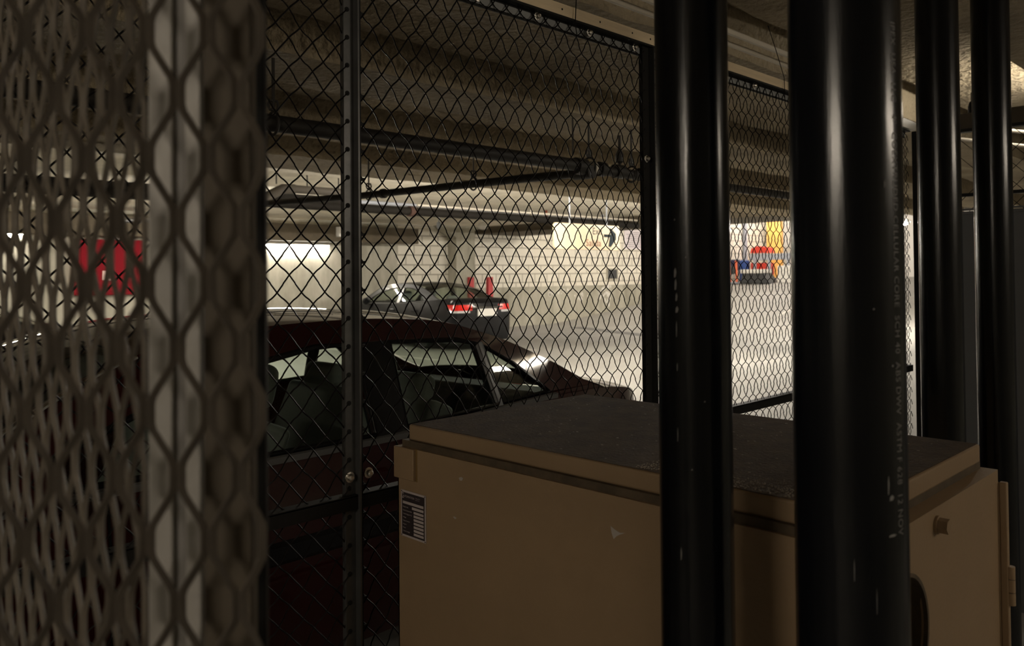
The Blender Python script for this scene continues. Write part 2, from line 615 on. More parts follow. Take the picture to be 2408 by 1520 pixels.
def panel(label, x0, x1, left_w, right_w, node, bolts, holes=False, pw=WW):
    t = thing('wire_mesh_panel', label, 'fence panel', ((x0 + x1) / 2, FY, 0), group='woven wire fence panels')
    a, c = x0 + left_w, x1 - right_w
    obj('wire_mesh', woven(a - .008, c + .008, 0.07, TOPZ - 0.004, node[0], node[1], w=pw), BLACKWIRE, t, smooth=60)
    if left_w:
        b = MB()
        b.box((x0, FY - .016, .03), (x0 + .004, FY + .018, TOPZ))
        b.box((x0, FY + .006, .03), (x0 + left_w, FY + .010, TOPZ))
        z = node[1] - WH * 30
        while z < TOPZ - .02:
            if z > .1:
                b.box((x0 + left_w - .012, FY - .003, z - .003), (x0 + left_w + .004, FY + .007, z + .003))
            z += WH
        obj('side_channel', b, BLACKSTEEL, t)
    if right_w:
        b = MB()
        b.box((x1 - .004, FY - .020, .03), (x1, FY + .018, TOPZ))
        b.box((x1 - right_w, FY - .0035, .03), (x1, FY + .010, TOPZ))
        z = node[1] - WH * 30
        ch = obj('side_channel', b, STILE if holes else BLACKSTEEL, t, label='worn grey side channel' if holes else None)
        while holes and z < TOPZ - .02:
            if z > .5:
                hol = MB()
                hol.lathe([(.0052, 0), (.0052, -.0012)], 'Y', (x1 - right_w + .008, FY - .0035, z), 10)
                obj('wire_hole', hol, DARK, ch)
            z += WH
    b = MB()
    b.box((x0 + .004, FY - .018, TOPZ - .002), (x1 - .004, FY + .016, TOPZ + .004))
    b.box((x0 + .004, FY + .007, TOPZ - .030), (x1 - .004, FY + .011, TOPZ))
    obj('top_channel', b, [BLACKSTEEL], t)
    b = MB()
    b.box((x0 + .004, FY + .006, TOPZ - .024), (x1 - .004, FY + .0062, TOPZ - .006))
    obj('top_web', b, mat('pale_web', (.30, .31, .31), .6), t, label='grey web of the top channel')
    b = MB()
    b.box((x0 + .004, FY - .013, RAILZ - .014), (x1 - .004, FY - .0055, RAILZ + .014))
    b.box((x0 + .004, FY - .013, RAILZ + .012), (x1 - .004, FY + .016, RAILZ + .016))
    obj('middle_rail', b, BLACKSTEEL, t)
    b = MB()
    b.box((x0 + .004, FY - .016, .03), (x1 - .004, FY + .016, .07))
    for sx in (x0 + .02, x1 - .02):
        b.box((sx - .015, FY - .014, 0), (sx + .015, FY + .014, .035))
    obj('bottom_channel', b, BLACKSTEEL, t)
    for bx, bz in bolts:
        obj('bolt', bolt_mb((bx, FY - .004, bz)), ZINC, t)
    return t


panel('black woven wire fence panel left of the grey steel upright, before the red car door', -0.35, 0.9705, 0.03, 0.0275,
      (0.9505, 1.690), [(0.9515, 1.187)], True, .0531)
panel('black woven wire fence panel between the grey upright and the first black pipe', 0.9725, 2.0285, 0.018, 0.038,
      (0.9935, 1.689), [(0.998, 1.188), (2.0035, 1.946)] + [(1.32 + .21 * i, TOPZ - .014) for i in range(4)])
panel('black woven wire fence panel seen between the two nearest black pipes', 2.031, 3.30, 0.035, 0.03, (2.629, 1.3596), [(2.05, 1.946)] + [(2.36 + .3 * i, TOPZ - .014) for i in range(3)])
panel('narrow view of woven wire fence panel right of the thick printed pipe', 3.304, 4.172, 0.03, 0.0, (3.33, 1.70), [])
b = MB()
b.box((-.35, FY - .012, 2.292), (4.06, FY + .034, 2.323))
for kx in (1.62, 1.78, 1.93, 2.02):
    b.lathe([(.003, 0), (.003, -.0006)], 'Y', (kx, FY - .012, 2.308), 8, mi=1)
tag(obj('timber_header', b, [TIMBER, BLACKSTEEL]), 'long pale timber strip along the top of the wire fence', 'timber')
b = MB()
b.prism([(4.0, 2.292), (4.2, 2.292), (4.28, 2.33), (4.05, 2.335)], lambda a, c, s: (a, s, c), FY - .03, FY + .03)
tag(obj('metal_bracket', b, WHITEP), 'bright pale bracket at the far end of the fence top', 'bracket')
# end post with hinges
t = thing('hinge_post', 'dark grey steel post with hinges at the far end of the fence', 'post', (4.25, FY, 0))
b = MB()
b.box((4.176, 1.364, 0), (4.29, 1.3745, 1.815))
obj('plate', b, GREYM, t, bevel=.002)
b = MB()
b.box((4.176, 1.3745, 0), (4.33, 1.415, 2.285))
obj('post', b, BLACKSTEEL, t, bevel=.003)
for z0, z1 in ((1.50, 1.66), (0.83, 1.0)):
    b = MB()
    b.tube([(4.275, 1.354, z0), (4.275, 1.354, z1)], .010, 10)
    b.box((4.23, 1.359, z0), (4.275, 1.364, z1))
    obj('hinge', b, BLACKSTEEL, t)
    for zz in (z0 + .02, z1 - .03):
        obj('bolt', bolt_mb((4.205, 1.364, zz), r=.008), ZINC, t)

# loose wires hanging by the header
for pts, lab in (([(1.655, FY - .02, 2.45), (1.67, FY - .02, 2.36), (1.664, FY - .02, 2.28), (1.67, FY - .019, 2.25)], 'thin loose wire hanging over the timber strip above the middle fence panel'),
                 ([(2.74, FY - .02, 2.50), (2.80, FY - .02, 2.42), (2.86, FY - .02, 2.33), (2.865, FY - .02, 2.24)], 'thin loose wire hanging over the timber strip between the two nearest pipes')):
    b = MB()
    b.tube(pts, .0014, 5)
    tag(obj('loose_wire', b, BLACKWIRE), lab, 'wire')

# ================================================================== tan steel cabinet
t = thing('steel_cabinet', 'tan painted steel machine cabinet with a dusty lid in front of the fence', 'cabinet', (1.36, 0.91, 0))
BX0, BX1, BY0, BY1, BZ = 1.052, 1.665, 0.426, 1.400, 1.241
b = MB()
hc, hz, hr = 1.185, 1.085, 0.090
ring = [(hc + hr * .98 * math.cos(2 * math.pi * i / 40), hz + hr * math.sin(2 * math.pi * i / 40)) for i in range(40)]
b.holed([[(BX0, .05), (BX1, .05), (BX1, BZ), (BX0, BZ)], ring], lambda a, c, d: (a, BY0 + d, c), .003)
b.box((BX0, BY0 + .003, .05), (BX0 + .003, BY1, BZ))
b.box((BX1 - .003, BY0 + .003, .05), (BX1, BY1, BZ))
b.box((BX0, BY1 - .003, .05), (BX1, BY1, BZ))
b.box((BX0 + .003, BY0 + .003, BZ - .003), (BX1 - .003, BY1 - .003, BZ))
b.box((BX0 + .003, BY0 + .003, .05), (BX1 - .003, BY1 - .003, .053))
obj('body', b, TAN, t, smooth=20)
b = MB()
b.lathe([(hr * 1.03, -.001), (hr * 1.05, -.006), (hr * .985, -.006), (hr * .97, .05), (hr * .95, .05)], 'Y', (hc, BY0, hz), 40, cap=False)
obj('hole_rim', b, TANDK, t)
b = MB()
b.box((BX0 + .01, BY0 + .2, .10), (BX1 - .01, BY0 + .21, BZ - .02))
obj('hole_shade_sheet', b, DARK, t)  # black sheet added inside, stands for the shade in the hole
b = MB()
b.box((1.066, .449, 1.254), (1.646, 1.380, 1.2865))
lid = obj('lid', b, TAN, t, bevel=.004, segs=3)
b = MB()
b.box((1.070, .453, 1.2862), (1.642, 1.376, 1.2875))
obj('dust_film', b, DUST, lid, label='brown layer of dust on the lid')
b = MB()
rg = random.Random(5)
for i in range(900):
    u = rg.betavariate(1.2, 2.2)
    x = 1.074 + .10 * u
    y = rg.uniform(.50, .80)
    s = rg.uniform(.0004, .0011) * (1 - .4 * u)
    b.box((x - s, y - s * rg.uniform(.6, 1.8), 1.2874), (x + s, y + s, 1.2874 + s))
for i in range(160):
    x, y = rg.uniform(1.08, 1.63), rg.uniform(.47, 1.36)
    s = rg.uniform(.0004, .0009)
    b.box((x - s, y - s * 3, 1.2874), (x + s, y + s * 2, 1.2874 + s))
o = obj('grit', b, mat('grit_grey', (.30, .25, .19), .8), lid, smooth=0)
o['kind'] = 'stuff'
b = MB()
b.box((1.058, .452, 1.2405), (1.655, 1.392, 1.2545))
obj('seal_strip', b, TANDK, t)
b = MB()
b.box((1.044, 1.338, 1.176), (1.053, 1.404, 1.2415))
b.box((1.053, 1.3995, 1.176), (1.075, 1.404, 1.2415))
obj('corner_plate', b, TAN, t, bevel=.0015)
b = MB()
b.box((1.0515, 1.334, 1.1745), (1.0522, 1.3385, 1.2415))
obj('paint_run', b, mat('ochre_run', (.19, .115, .035), .6), t)
# name plate
b = MB()
b.box((1.0500, 1.305, 1.0552), (1.0515, 1.387, 1.1515))
np_ = obj('name_plate', b, PLATEW, t, label='small dark rating plate with pale border and lettering')
b = MB()
b.box((1.0496, 1.3085, 1.0595), (1.0501, 1.3835, 1.1472))
for (yy, zz) in ((1.3075, 1.0575), (1.3845, 1.0575), (1.3075, 1.1492), (1.3845, 1.1492)):
    b.lathe([(.0013, 0), (.0013, -.0007)], 'X', (1.0501, yy, zz), 10)
obj('plate_ground', b, PLATE, np_)
b = MB()
fnp = lambda y0, z0: (lambda a, c: (1.0494, y0 - a, z0 + c))


def plate_rect(y0, y1, z0, z1):
    b.box((1.0494, y0, z0), (1.0497, y1, z1))


plate_rect(1.3115, 1.3805, 1.1238, 1.1292)
plate_rect(1.3115, 1.3495, 1.1155, 1.1208)
for i in range(7):
    plate_rect(1.3115, 1.3440, 1.1075 - .0074 * i, 1.1125 - .0074 * i)
for i in range(2):
    plate_rect(1.3775, 1.3825, 1.1350 + .009 * i, 1.1368 + .009 * i)
text_geo('AUTOMATION', .0062, fnp(1.3808, 1.1375), 0, b, spacing=.92)
text_geo('Phone 514', .0034, fnp(1.3375, 1.1400), 0, b)
text_geo('731-1111', .0034, fnp(1.3375, 1.1362), 0, b)
for i, s in enumerate(('Machine No.', 'Year of construction', 'Control diagram No.', 'Voltage', 'Type of current', 'Ampere', 'Power', 'Control voltage')):
    text_geo(s, .0041, fnp(1.3805, 1.1160 - .0072 * i), 0, b, spacing=.9)
obj('plate_print', b, PLATEW, np_, smooth=0)
b = MB()
for cy, cz, pts in ((1.198, 1.205, [(-.007, .002), (-.002, .004), (.006, .001), (.003, -.004), (-.004, -.003)]),
                    (.815, 1.183, [(-.014, .003), (-.004, .001), (.006, .004), (.015, .008), (.013, -.003), (.009, -.012), (.003, -.006), (-.002, -.003)]),
                    (1.215, 1.125, [(-.004, .001), (.003, .003), (.007, .001), (.001, -.002)])):
    b = MB()
    b.prism(pts, lambda a, c, s, cy=cy, cz=cz: (s, cy + a, cz + c), 1.0514, 1.0519)
    obj('paint_chip', b, mat('chip_grey', (.40, .36, .33), .7), t, smooth=0)
b = MB()
b.lathe([(.014, 0), (.014, -.004), (.0115, -.004)], 'Y', (1.335, BY0, 1.215), 20)
b.prism([(1.335 + .0115 * math.cos(R(60 * i + 10)), 1.215 + .0115 * math.sin(R(60 * i + 10))) for i in range(6)], lambda a, c, s: (a, s, c), BY0 - .018, BY0 - .003)
obj('bolt', b, TAN, t)
b = MB()
b.box((1.664, .412, .05), (1.676, .4245, 1.219))
b.box((1.664, .4245, .05), (1.668, .60, 1.219))
obj('side_door', b, TAN, t, bevel=.003, label='narrow edge of the tan side door')
b = MB()
for i in range(3):
    b.lathe([(.007, 0), (.007, .022)], 'Z', (1.672, .410, 1.0 + .0235 * i), 14)
obj('hinge', b, TAN, t)
b = MB()
b.box((BX0 + .02, BY0 + .03, 0), (BX1 - .02, BY1 - .03, .05))
obj('plinth', b, BLACKSTEEL, t)

# ================================================================== black plastic pipes
def pipe_mb(x, y, r, z0=0.0, z1=2.75, lean=(0, 0)):
    b = MB()
    k = 14
    b.tube([(x + lean[0] * (z0 + (z1 - z0) * i / k - 1.6), y + lean[1] * (z0 + (z1 - z0) * i / k - 1.6), z0 + (z1 - z0) * i / k) for i in range(k + 1)], r, 64, cap=False)
    return b


P1, P2, P3, P4 = (0.866, 0.550, .0443), (0.8775, 0.3660, .0571), (1.976, 0.612, .0444), (2.362, 0.603, .0444)
GP = 'vertical black plastic pipes'
t = thing('plastic_pipe', 'glossy black plastic pipe left of the thick printed pipe, before the cabinet', 'pipe', (P1[0], P1[1], 0), group=GP)
obj('pipe_body', pipe_mb(*P1), PVC, t)
b = MB()
rg = random.Random(11)


def on_pipe(p, ang, z, out=.0003):
    # ang: 0 faces the viewer, positive to the right as seen from the front
    base = math.atan2(-p[1], -p[0])
    a = base + ang
    return Vector((p[0] + (p[2] + out) * math.cos(a), p[1] + (p[2] + out) * math.sin(a), z))


def scuff(b, p, ang, z, pts, s=1.0):
    b = MB()
    b.add([on_pipe(p, ang + a * s / p[2], z + c * s) for a, c in pts], [tuple(range(len(pts)))])
    obj('scuff_mark', b, SCUFF, t, smooth=0)


for z, ang, h_, w_ in ((1.602, -.50, .006, .0016), (1.588, -.49, .007, .0014), (1.573, -.47, .005, .0013), (1.558, -.46, .004, .002), (1.535, -.48, .010, .0007),
                       (1.49, -.47, .005, .0006), (1.41, -.48, .009, .0006), (1.27, -.42, .008, .0009), (1.665, -.5, .0012, .0006), (1.62, -.2, .0012, .0007), (1.37, -.1, .001, .001), (1.45, .25, .001, .001)):
    scuff(b, P1, ang, z, [(-w_, -h_), (w_ * .3, -h_ * .9), (w_, .1 * h_), (w_ * .2, h_), (-w_ * .8, h_ * .4)])
t = thing('plastic_pipe', 'thickest black plastic pipe with grey lettering down its right side', 'pipe', (P2[0], P2[1], 0), group=GP)
obj('pipe_body', pipe_mb(*P2), PVC, t)
b = MB()
ptxt = lambda a, c: on_pipe(P2, 0.90 + c / P2[2], 1.858 - a)
text_geo('IPEX  USA  LLC   4"  COEXTRUDED CELLULAR CORE  SCH 40  ABS DWV  ASTM F 628  12 NOV', .0115, ptxt, 0, b, spacing=1.10)
obj('lettering', b, INK, t, smooth=0, label='grey printed lettering')
b = MB()
for z, ang, h_, w_ in ((1.372, .75, .003, .003), (1.385, .68, .010, .0009), (1.334, .76, .0015, .005), (1.505, .82, .0012, .0012), (1.563, .45, .001, .001), (1.30, .05, .012, .0003), (1.27, .42, .014, .0003), (1.69, .7, .004, .0005)):
    scuff(b, P2, ang, z, [(-w_, -h_), (w_ * .3, -h_ * .9), (w_, .1 * h_), (w_ * .2, h_), (-w_ * .8, h_ * .4)])
t = thing('plastic_pipe', 'black plastic pipe standing just behind the tan cabinet', 'pipe', (P3[0], P3[1], 0), group=GP)
obj('pipe_body', pipe_mb(*P3), PVC, t)
t = thing('plastic_pipe', 'rightmost black plastic pipe, beyond the right side of the tan cabinet', 'pipe', (P4[0], P4[1], 0), group=GP)
obj('pipe_body', pipe_mb(*P4), PVC, t)

# ================================================================== expanded metal corner
def expanded(origin, udir, ndir, u0, u1, z0, z1, phase_z, phase_u=0.0, lwd=0.0756, half=0.01815, sw=0.0046, th=0.0030, bond=0.0105, tilt=0.55):
    """zig-zag strands of expanded metal in the plane origin + u*udir + z"""
    b = MB()
    o, U, N = Vector(origin), Vector(udir), Vector(ndir)
    c0 = int(math.floor((u0 - phase_u) / half))
    c1 = int(math.ceil((u1 - phase_u) / half))
    zz = Vector((0, 0, 1))
    for c in range(c0, c1):
        pts = []
        k0 = int(math.floor((z0 - phase_z) / (lwd / 2))) - 1
        k1 = int(math.ceil((z1 - phase_z) / (lwd / 2))) + 1
        for k in range(k0, k1):
            at_l = (k + c) % 2 == 0
            ua = phase_u + c * half + sw * .5 if at_l else phase_u + (c + 1) * half - sw * .5
            ub = phase_u + (c + 1) * half - sw * .5 if at_l else phase_u + c * half + sw * .5
            zc = phase_z + k * lwd / 2
            L = lwd / 2
            for f, g in ((-bond / L * .55, 0), (bond / L * .55, 0), (bond / L * .9, .07), (.5, .5), (1 - bond / L * .9, .93)):
                pts.append((ua + (ub - ua) * g, zc + L * f))
        pts = [p for p in pts if z0 <= p[1] <= z1]
        vs, fs = [], []
        for u, z in pts:
            u = min(max(u, u0), u1)
            base = o + U * u + zz * z
            a = U * (sw / 2 * math.cos(tilt)) + N * (sw / 2 * math.sin(tilt))
            e = N * (th / 2 * math.cos(tilt)) - U * (th / 2 * math.sin(tilt))
            vs += [base - a - e, base + a - e, base + a + e, base - a + e]
        for i in range(len(pts) - 1):
            for j in range(4):
                fs.append((i * 4 + j, i * 4 + (j + 1) % 4, i * 4 + 4 + (j + 1) % 4, i * 4 + 4 + j))
        b.add(vs, fs)
    return b


RV, FV = Vector((.7071, -.7071, 0)), Vector((.7071, .7071, 0))
D1 = .482
b = expanded(FV * D1, RV, FV, -.36, -.1485, .9, 2.3, 1.7095, -.1984)
tag(obj('expanded_metal_sheet', b, EXPM), 'brown expanded metal sheet nearest the viewer, crossing the white corner post', 'metal mesh')
b = expanded((.199, .512, 0), (0, 1, 0), (1, 0, 0), 0.015, .86, .7, 2.45, 1.69, 0.004, sw=.0052, th=.003)
tag(obj('expanded_metal_sheet', b, mat('lit_mesh', (.135, .113, .087), .6, var=.45, scale=20)), 'brown expanded metal side sheet running from the white corner post towards the wire fence', 'metal mesh')  # paler copy of the mesh paint, brightened because little light reaches this sheet
t = thing('corner_post', 'white and brown steel corner post behind the expanded metal sheet', 'post', (.2, .48, 0))


def rfbox(b, r0, r1, f0, f1, z0, z1, mi=0):
    vs = [RV * r + FV * f + Vector((0, 0, z)) for z in (z0, z1) for r, f in ((r0, f0), (r1, f0), (r1, f1), (r0, f1))]
    b.add(vs, [(3, 2, 1, 0), (4, 5, 6, 7), (0, 1, 5, 4), (1, 2, 6, 5), (2, 3, 7, 6), (3, 0, 4, 7)], mi)


b = MB()
dd = .505
px = lambda x: (x - 1204) / 1912.0
rfbox(b, px(347) * dd, px(407) * dd, dd, dd + .02, 0, 2.6)
rfbox(b, px(434) * dd, px(474) * dd, dd, dd + .02, 0, 2.6)
obj('white_channel', b, POSTW, t, bevel=.0015, label='white painted steel channel')
b = MB()
rfbox(b, px(405) * dd, px(436) * dd, dd + .003, dd + .02, 0, 2.6)
obj('slot', b, SEAMG, t, label='grey slot between the white flanges')
b = MB()
de = .497
rfbox(b, px(479) * de, px(589) * de, de, de + .004, 0, 2.6)
rfbox(b, px(585) * de, px(589) * de, de, de + .012, 0, 2.6)
obj('brown_flange', b, RUST, t, bevel=.001, label='brown painted steel flange')
b = MB()
rfbox(b, px(580) * .53, px(624) * .53, .53, .535, 0, 2.6)
obj('rear_angle', b, BLACKSTEEL, t, label='dark rear angle of the post')

# ================================================================== chain link partition at the far end of the cage
t = thing('chain_link_partition', 'chain link partition with grey sheet metal below, behind the thin right pipes', 'partition', (4.4, .2, 0))
b = MB()
sp, rr = .062, .0016
for sgn in (1, -1):
    c = -2.0
    while c < 3.6:
        # line y + sgn*z = const in plane x
        pts = []
        for q in range(0, 13):
            z = 1.88 + (2.28 - 1.88) * q / 12
            y = c - sgn * (z - 1.88)
            pts.append((4.40 + .003 * math.cos(q * 1.5), y, z))
        if -.9 < pts[0][1] < 1.4 and -.9 < pts[-1][1] < 1.4:
            b.tube(pts, rr, 5, cap=False)
        c += sp * 1.414
obj('chain_link', b, BLACKWIRE, t)
b = MB()
b.box((4.38, -.9, 2.285), (4.42, 1.415, 2.300))
obj('top_rail', b, BLACKSTEEL, t)
b = MB()
b.box((4.38, -.9, 2.300), (4.41, 1.415, 2.375))
obj('top_board', b, RUST, t, label='brown board on top of the rail')
b = MB()
b.box((4.385, -.9, 1.968), (4.415, 1.415, 1.984))
obj('middle_rail', b, BLACKSTEEL, t)
b = MB()
b.box((4.39, -.9, 0.0), (4.41, 1.36, 1.895))
b.box((4.38, -.9, 1.880), (4.415, 1.36, 1.888))
b.box((4.38, -.9, 1.90), (4.415, 1.36, 1.908))
obj('sheet_panel', b, GREYM, t, label='plain grey sheet metal lower panel')
b = MB()
b.lathe([(.006, 0), (.006, .03), (.0165, .045), (.018, .085), (.018, .09)][::-1], 'Z', (4.38, 1.19, 2.375), 14)
b = MB()
b.lathe([(.019, 0), (.019, .03), (.014, .05), (.006, .058), (.006, .10)], 'Z', (4.395, 1.205, 2.375), 14)
tag(obj('hanger_cap', b, BLACKSTEEL), 'small black bell-shaped fitting standing on the partition rail', 'fitting')
for (p, q, z0, z1, r_, lab) in (((4.9, 1.62), (5.2, 1.12), 2.46, 2.36, .011, 'upper pale conduit seen through the chain link'), ((4.95, 1.62), (5.6, .65), 2.385, 2.20, .010, 'lower pale conduit seen through the chain link')):
    b = MB()
    b.tube([(p[0], p[1], z0), (q[0], q[1], z1)], r_, 10)
    tag(obj('conduit', b, PALEPIPE), lab, 'conduit')

# ================================================================== cars
def smooth_curve(pts, n_s=3):
    xs_ = np.array([p[0] for p in pts], float)
    ys_ = np.array([p[1] for p in pts], float)
    d = np.diff(ys_) / np.diff(xs_)
    m = np.empty_like(ys_)
    m[0], m[-1] = d[0], d[-1]
    for i in range(1, len(ys_) - 1):
        m[i] = 0 if d[i - 1] * d[i] <= 0 else 2 * d[i - 1] * d[i] / (d[i - 1] + d[i])

    def f(x):
        x = min(max(x, xs_[0]), xs_[-1])
        i = min(max(int(np.searchsorted(xs_, x)) - 1, 0), len(xs_) - 2)
        h = xs_[i + 1] - xs_[i]
        t = (x - xs_[i]) / h
        return float((2 * t ** 3 - 3 * t ** 2 + 1) * ys_[i] + (t ** 3 - 2 * t ** 2 + t) * h * m[i] + (-2 * t ** 3 + 3 * t ** 2) * ys_[i + 1] + (t ** 3 - t ** 2) * h * m[i + 1])
    return f


def build_car(name, label, cat, loc, rz, S, paint, glass, group=None, detail=True):
    t = thing(name, label, cat, loc, rz, group)
    K = dict(world=False)
    L, WB, WF = S['L'], S['wb'], S['wf']          # length, wheelbase, front axle
    belt, W = smooth_curve(S['belt']), smooth_curve(S['W'])
    g = smooth_curve([(.15, .90), (.30, .965), (.55, 1.0), (.72, .995), (.86, .975), (1.05, .93)])
    wr = S['wr']

    def zb(x):
        z = .19
        for c in (WF, WF + WB):
            if abs(x - c) < wr + .05:
                z = max(z, wr - .02 + math.sqrt(max(0, (wr + .05) ** 2 - (x - c) ** 2)))
        return z

    def sy(x, z):
        return W(x) * g(z)
    xs_ = sorted(set([round(.04 * i, 3) for i in range(int(L / .04) + 1)] + [L] + [c + s * (wr + .05) * k for c in (WF, WF + WB) for s in (-1, 1) for k in (1.0, .99, .96, .9)]))
    NZ = 12
    b = MB()
    for sgn in (-1, 1):
        rows = []
        for x in xs_:
            z0, z1 = zb(x), belt(x)
            rows.append([(x, sgn * sy(x, z0 + (z1 - z0) * j / NZ), z0 + (z1 - z0) * j / NZ) for j in range(NZ + 1)])
        b.grid(rows)
    # front and rear faces
    for xe, sg in ((0, -1), (L, 1)):
        rows = []
        for j in range(NZ + 1):
            z = zb(xe) + (belt(xe) - zb(xe)) * j / NZ
            bul = S['bulge'][0 if sg < 0 else 1] * (1 - .45 * ((z - .55) / .4) ** 2)
            rows.append([(xe + sg * bul * (1 - tt ** 2), tt * sy(xe, z), z) for tt in [-1 + .1 * i for i in range(21)]])
        b.grid(rows)
    obj('body', b, paint, t, smooth=40, **K)
    # underside
    b = MB()
    b.box((.15, -.62, .19), (L - .15, .62, .30))
    obj('underbody', b, RUBBER, t, **K)
    # roof edge curve, parameter x, with half width from height
    edge = smooth_curve(S['edge'])
    xa, xd = S['edge'][0][0], S['edge'][-1][0]
    xh, xr = S['xh'], S['xr']                        # windshield header and rear header

    def ey(x, z):
        zb_ = belt(x)
        return sy(x, zb_) - .015 - max(0, z - zb_) * S['tumble']

    def crown(x, tt):
        z = edge(x)
        c = S['crown'] * min(1, max(0, (z - belt(x)) / .25))
        if x < xh:
            bul = -(.03 + .13 * (xh - x) / (xh - xa))
        elif x > xr:
            bul = .03 + .12 * (x - xr) / (xd - xr)
        else:
            bul = -.03 + .06 * (x - xh) / (xr - xh)
        return (x + bul * (1 - tt * tt), tt * ey(x, z), z + c * (1 - tt ** 2))
    TT = [-1 + .1 * i for i in range(21)]

    def loft(xa_, xb_, n, off=0.0, tt=TT):
        return [[Vector(crown(xa_ + (xb_ - xa_) * i / n, q)) + Vector((0, 0, off)) for q in tt] for i in range(n + 1)]
    b = MB()
    b.grid(loft(xh, xr, 24))
    obj('roof', b, paint, t, smooth=60, **K)
    b = MB()
    b.grid(loft(xh, xr, 12, -.035, [q * .97 for q in TT]))
    obj('headliner', b, CABIN, t, smooth=60, **K)
    b = MB()
    b.grid(loft(xa, xh, 14, -.004, [q * .985 for q in TT]))
    obj('windshield', b, glass, t, smooth=60, **K)
    b = MB()
    b.grid(loft(xr, xd, 14, -.004, [q * .93 for q in TT]))
    obj('rear_window', b, glass, t, smooth=60, **K)
    # hood and trunk lid
    for nm, x0, x1, cr in (('hood', 0, xa, .055), ('trunk_lid', xd, L, .03)):
        b = MB()
        rows = []
        n = 16
        for i in range(n + 1):
            x = x0 + (x1 - x0) * i / n
            z = belt(x)
            bul = 0.0
            if nm == 'hood':
                bul = -S['bulge'][0] * .75 * (1 - i / n) ** 2 + (-.16) * (i / n) ** 2
            else:
                bul = S['bulge'][1] * .75 * (i / n) ** 2 + .15 * (1 - i / n) ** 2
            rows.append([(x + bul * (1 - q * q), q * sy(x, z), z + cr * (1 - q ** 4) * (min(1, i / 3 + .15) if nm == 'hood' else min(1, (n - i) / 3 + .25))) for q in TT])
        b.grid(rows)
        obj(nm, b, paint, t, smooth=60, **K)
    # side frames with window openings, glass and trim
    n = 40
    out = [(xa + (xd - xa) * i / n, edge(xa + (xd - xa) * i / n)) for i in range(n + 1)]
    low = [(xd - (xd - xa) * i / n, belt(xd - (xd - xa) * i / n) - .004) for i in range(1, n)]
    for sgn in (-1, 1):
        fn = lambda a, c, d, sgn=sgn: (a, sgn * (ey(a, c) - d), c)
        b = MB()
        b.holed([out + low] + S['win'], fn, .035)
        obj('door_frame', b, paint, t, smooth=30, **K)
        for wi, wl in enumerate(S['win']):
            b = MB()
            k = [fn(a, c, .020) for a, c in wl]
            b.add(k, [tuple(range(len(k)))])
            obj('side_window', b, glass, t, smooth=0, **K)
            b = MB()
            b.tube([fn(a, c, .004) for a, c in wl], .012, 6, closed=True)
            obj('window_trim', b, TRIMB, t, **K)
        for (xa_, xb_, xc_, xd_, z0, z1) in S['pillar']:
            b = MB()
            b.add([fn(xa_, z0, -.004), fn(xb_, z0, -.004), fn(xc_, z1, -.004), fn(xd_, z1, -.004), fn(xa_, z0, .05), fn(xb_, z0, .05), fn(xc_, z1, .05), fn(xd_, z1, .05)],
                  [(0, 1, 2, 3), (7, 6, 5, 4), (0, 4, 5, 1), (1, 5, 6, 2), (2, 6, 7, 3), (3, 7, 4, 0)])
            obj('pillar_cover', b, TRIMB, t, smooth=0, **K)
        if detail:
            b = MB()
            b.grid([[(x, sgn * (sy(x, belt(x)) + q), belt(x) + dz) for q, dz in ((.0, -.012), (.008, -.010), (.008, .012), (-.006, .016))] for x in [xa + .30 + (xd - xa - .75) * i / 24 for i in range(25)]])
            obj('belt_strip', b, mat('belt_grey', (.10, .10, .10), .45), t, label='grey strip under the side windows', **K)
            b = MB()
            b.tube([fn(xa + .05 + (xh - xa - .05) * i / 12, edge(xa + .05 + (xh - xa - .05) * i / 12) - .006, -.006) for i in range(13)], .007, 6)
            obj('pillar_highlight', b, CHROME, t, label='added polished strip for the highlight along the windscreen pillar', **K)  # bright strip added in place of a highlight on the pillar edge
            for x0, x1 in ((S['xm'] - 1.0, S['xm'] - .02), (S['xm'] + .02, S['xm'] + .85)):
                b = MB()
                b.grid([[(x, sgn * (sy(x, z) + q), z) for q, z in ((.001, .60), (.014, .615), (.014, .665), (.001, .68))] for x in [x0 + (x1 - x0) * i / 10 for i in range(11)]])
                obj('side_moulding', b, TRIMB, t, **K)
                b = MB()
                xh_ = x1 - .14
                b.grid([[(x, sgn * (sy(x, z) + q), z) for q, z in ((.001, .81), (.025, .82), (.025, .845), (.001, .855))] for x in [xh_ - .09 + .18 * i / 6 for i in range(7)]])
                obj('door_handle', b, paint, t, **K)
            for xg in (S['xm'], S['xm'] - 1.1, S['xm'] + .95):
                b = MB()
                b.grid([[(xg - .004 + dx, sgn * (sy(xg, .30 + (belt(xg) - .31) * i / 12) + .0015), .30 + (belt(xg) - .31) * i / 12) for dx in (0, .008)] for i in range(13)])
                obj('door_gap', b, TRIMB, t, smooth=0, **K)
            b = MB()
            xm_ = S['win'][0][0][0] + .12
            b.lathe([(.02, -.05), (.075, -.04), (.085, .02), (.06, .06)], 'X', (xm_, sgn * (sy(xm_, .95) + .09), belt(xm_) + .05), 14)
            b.box((xm_ - .02, min(sgn * .78, sgn * (sy(xm_, .95) + .09)), belt(xm_) + .0), (xm_ + .03, max(sgn * .78, sgn * (sy(xm_, .95) + .09)), belt(xm_) + .03))
            obj('door_mirror', b, paint, t, **K)
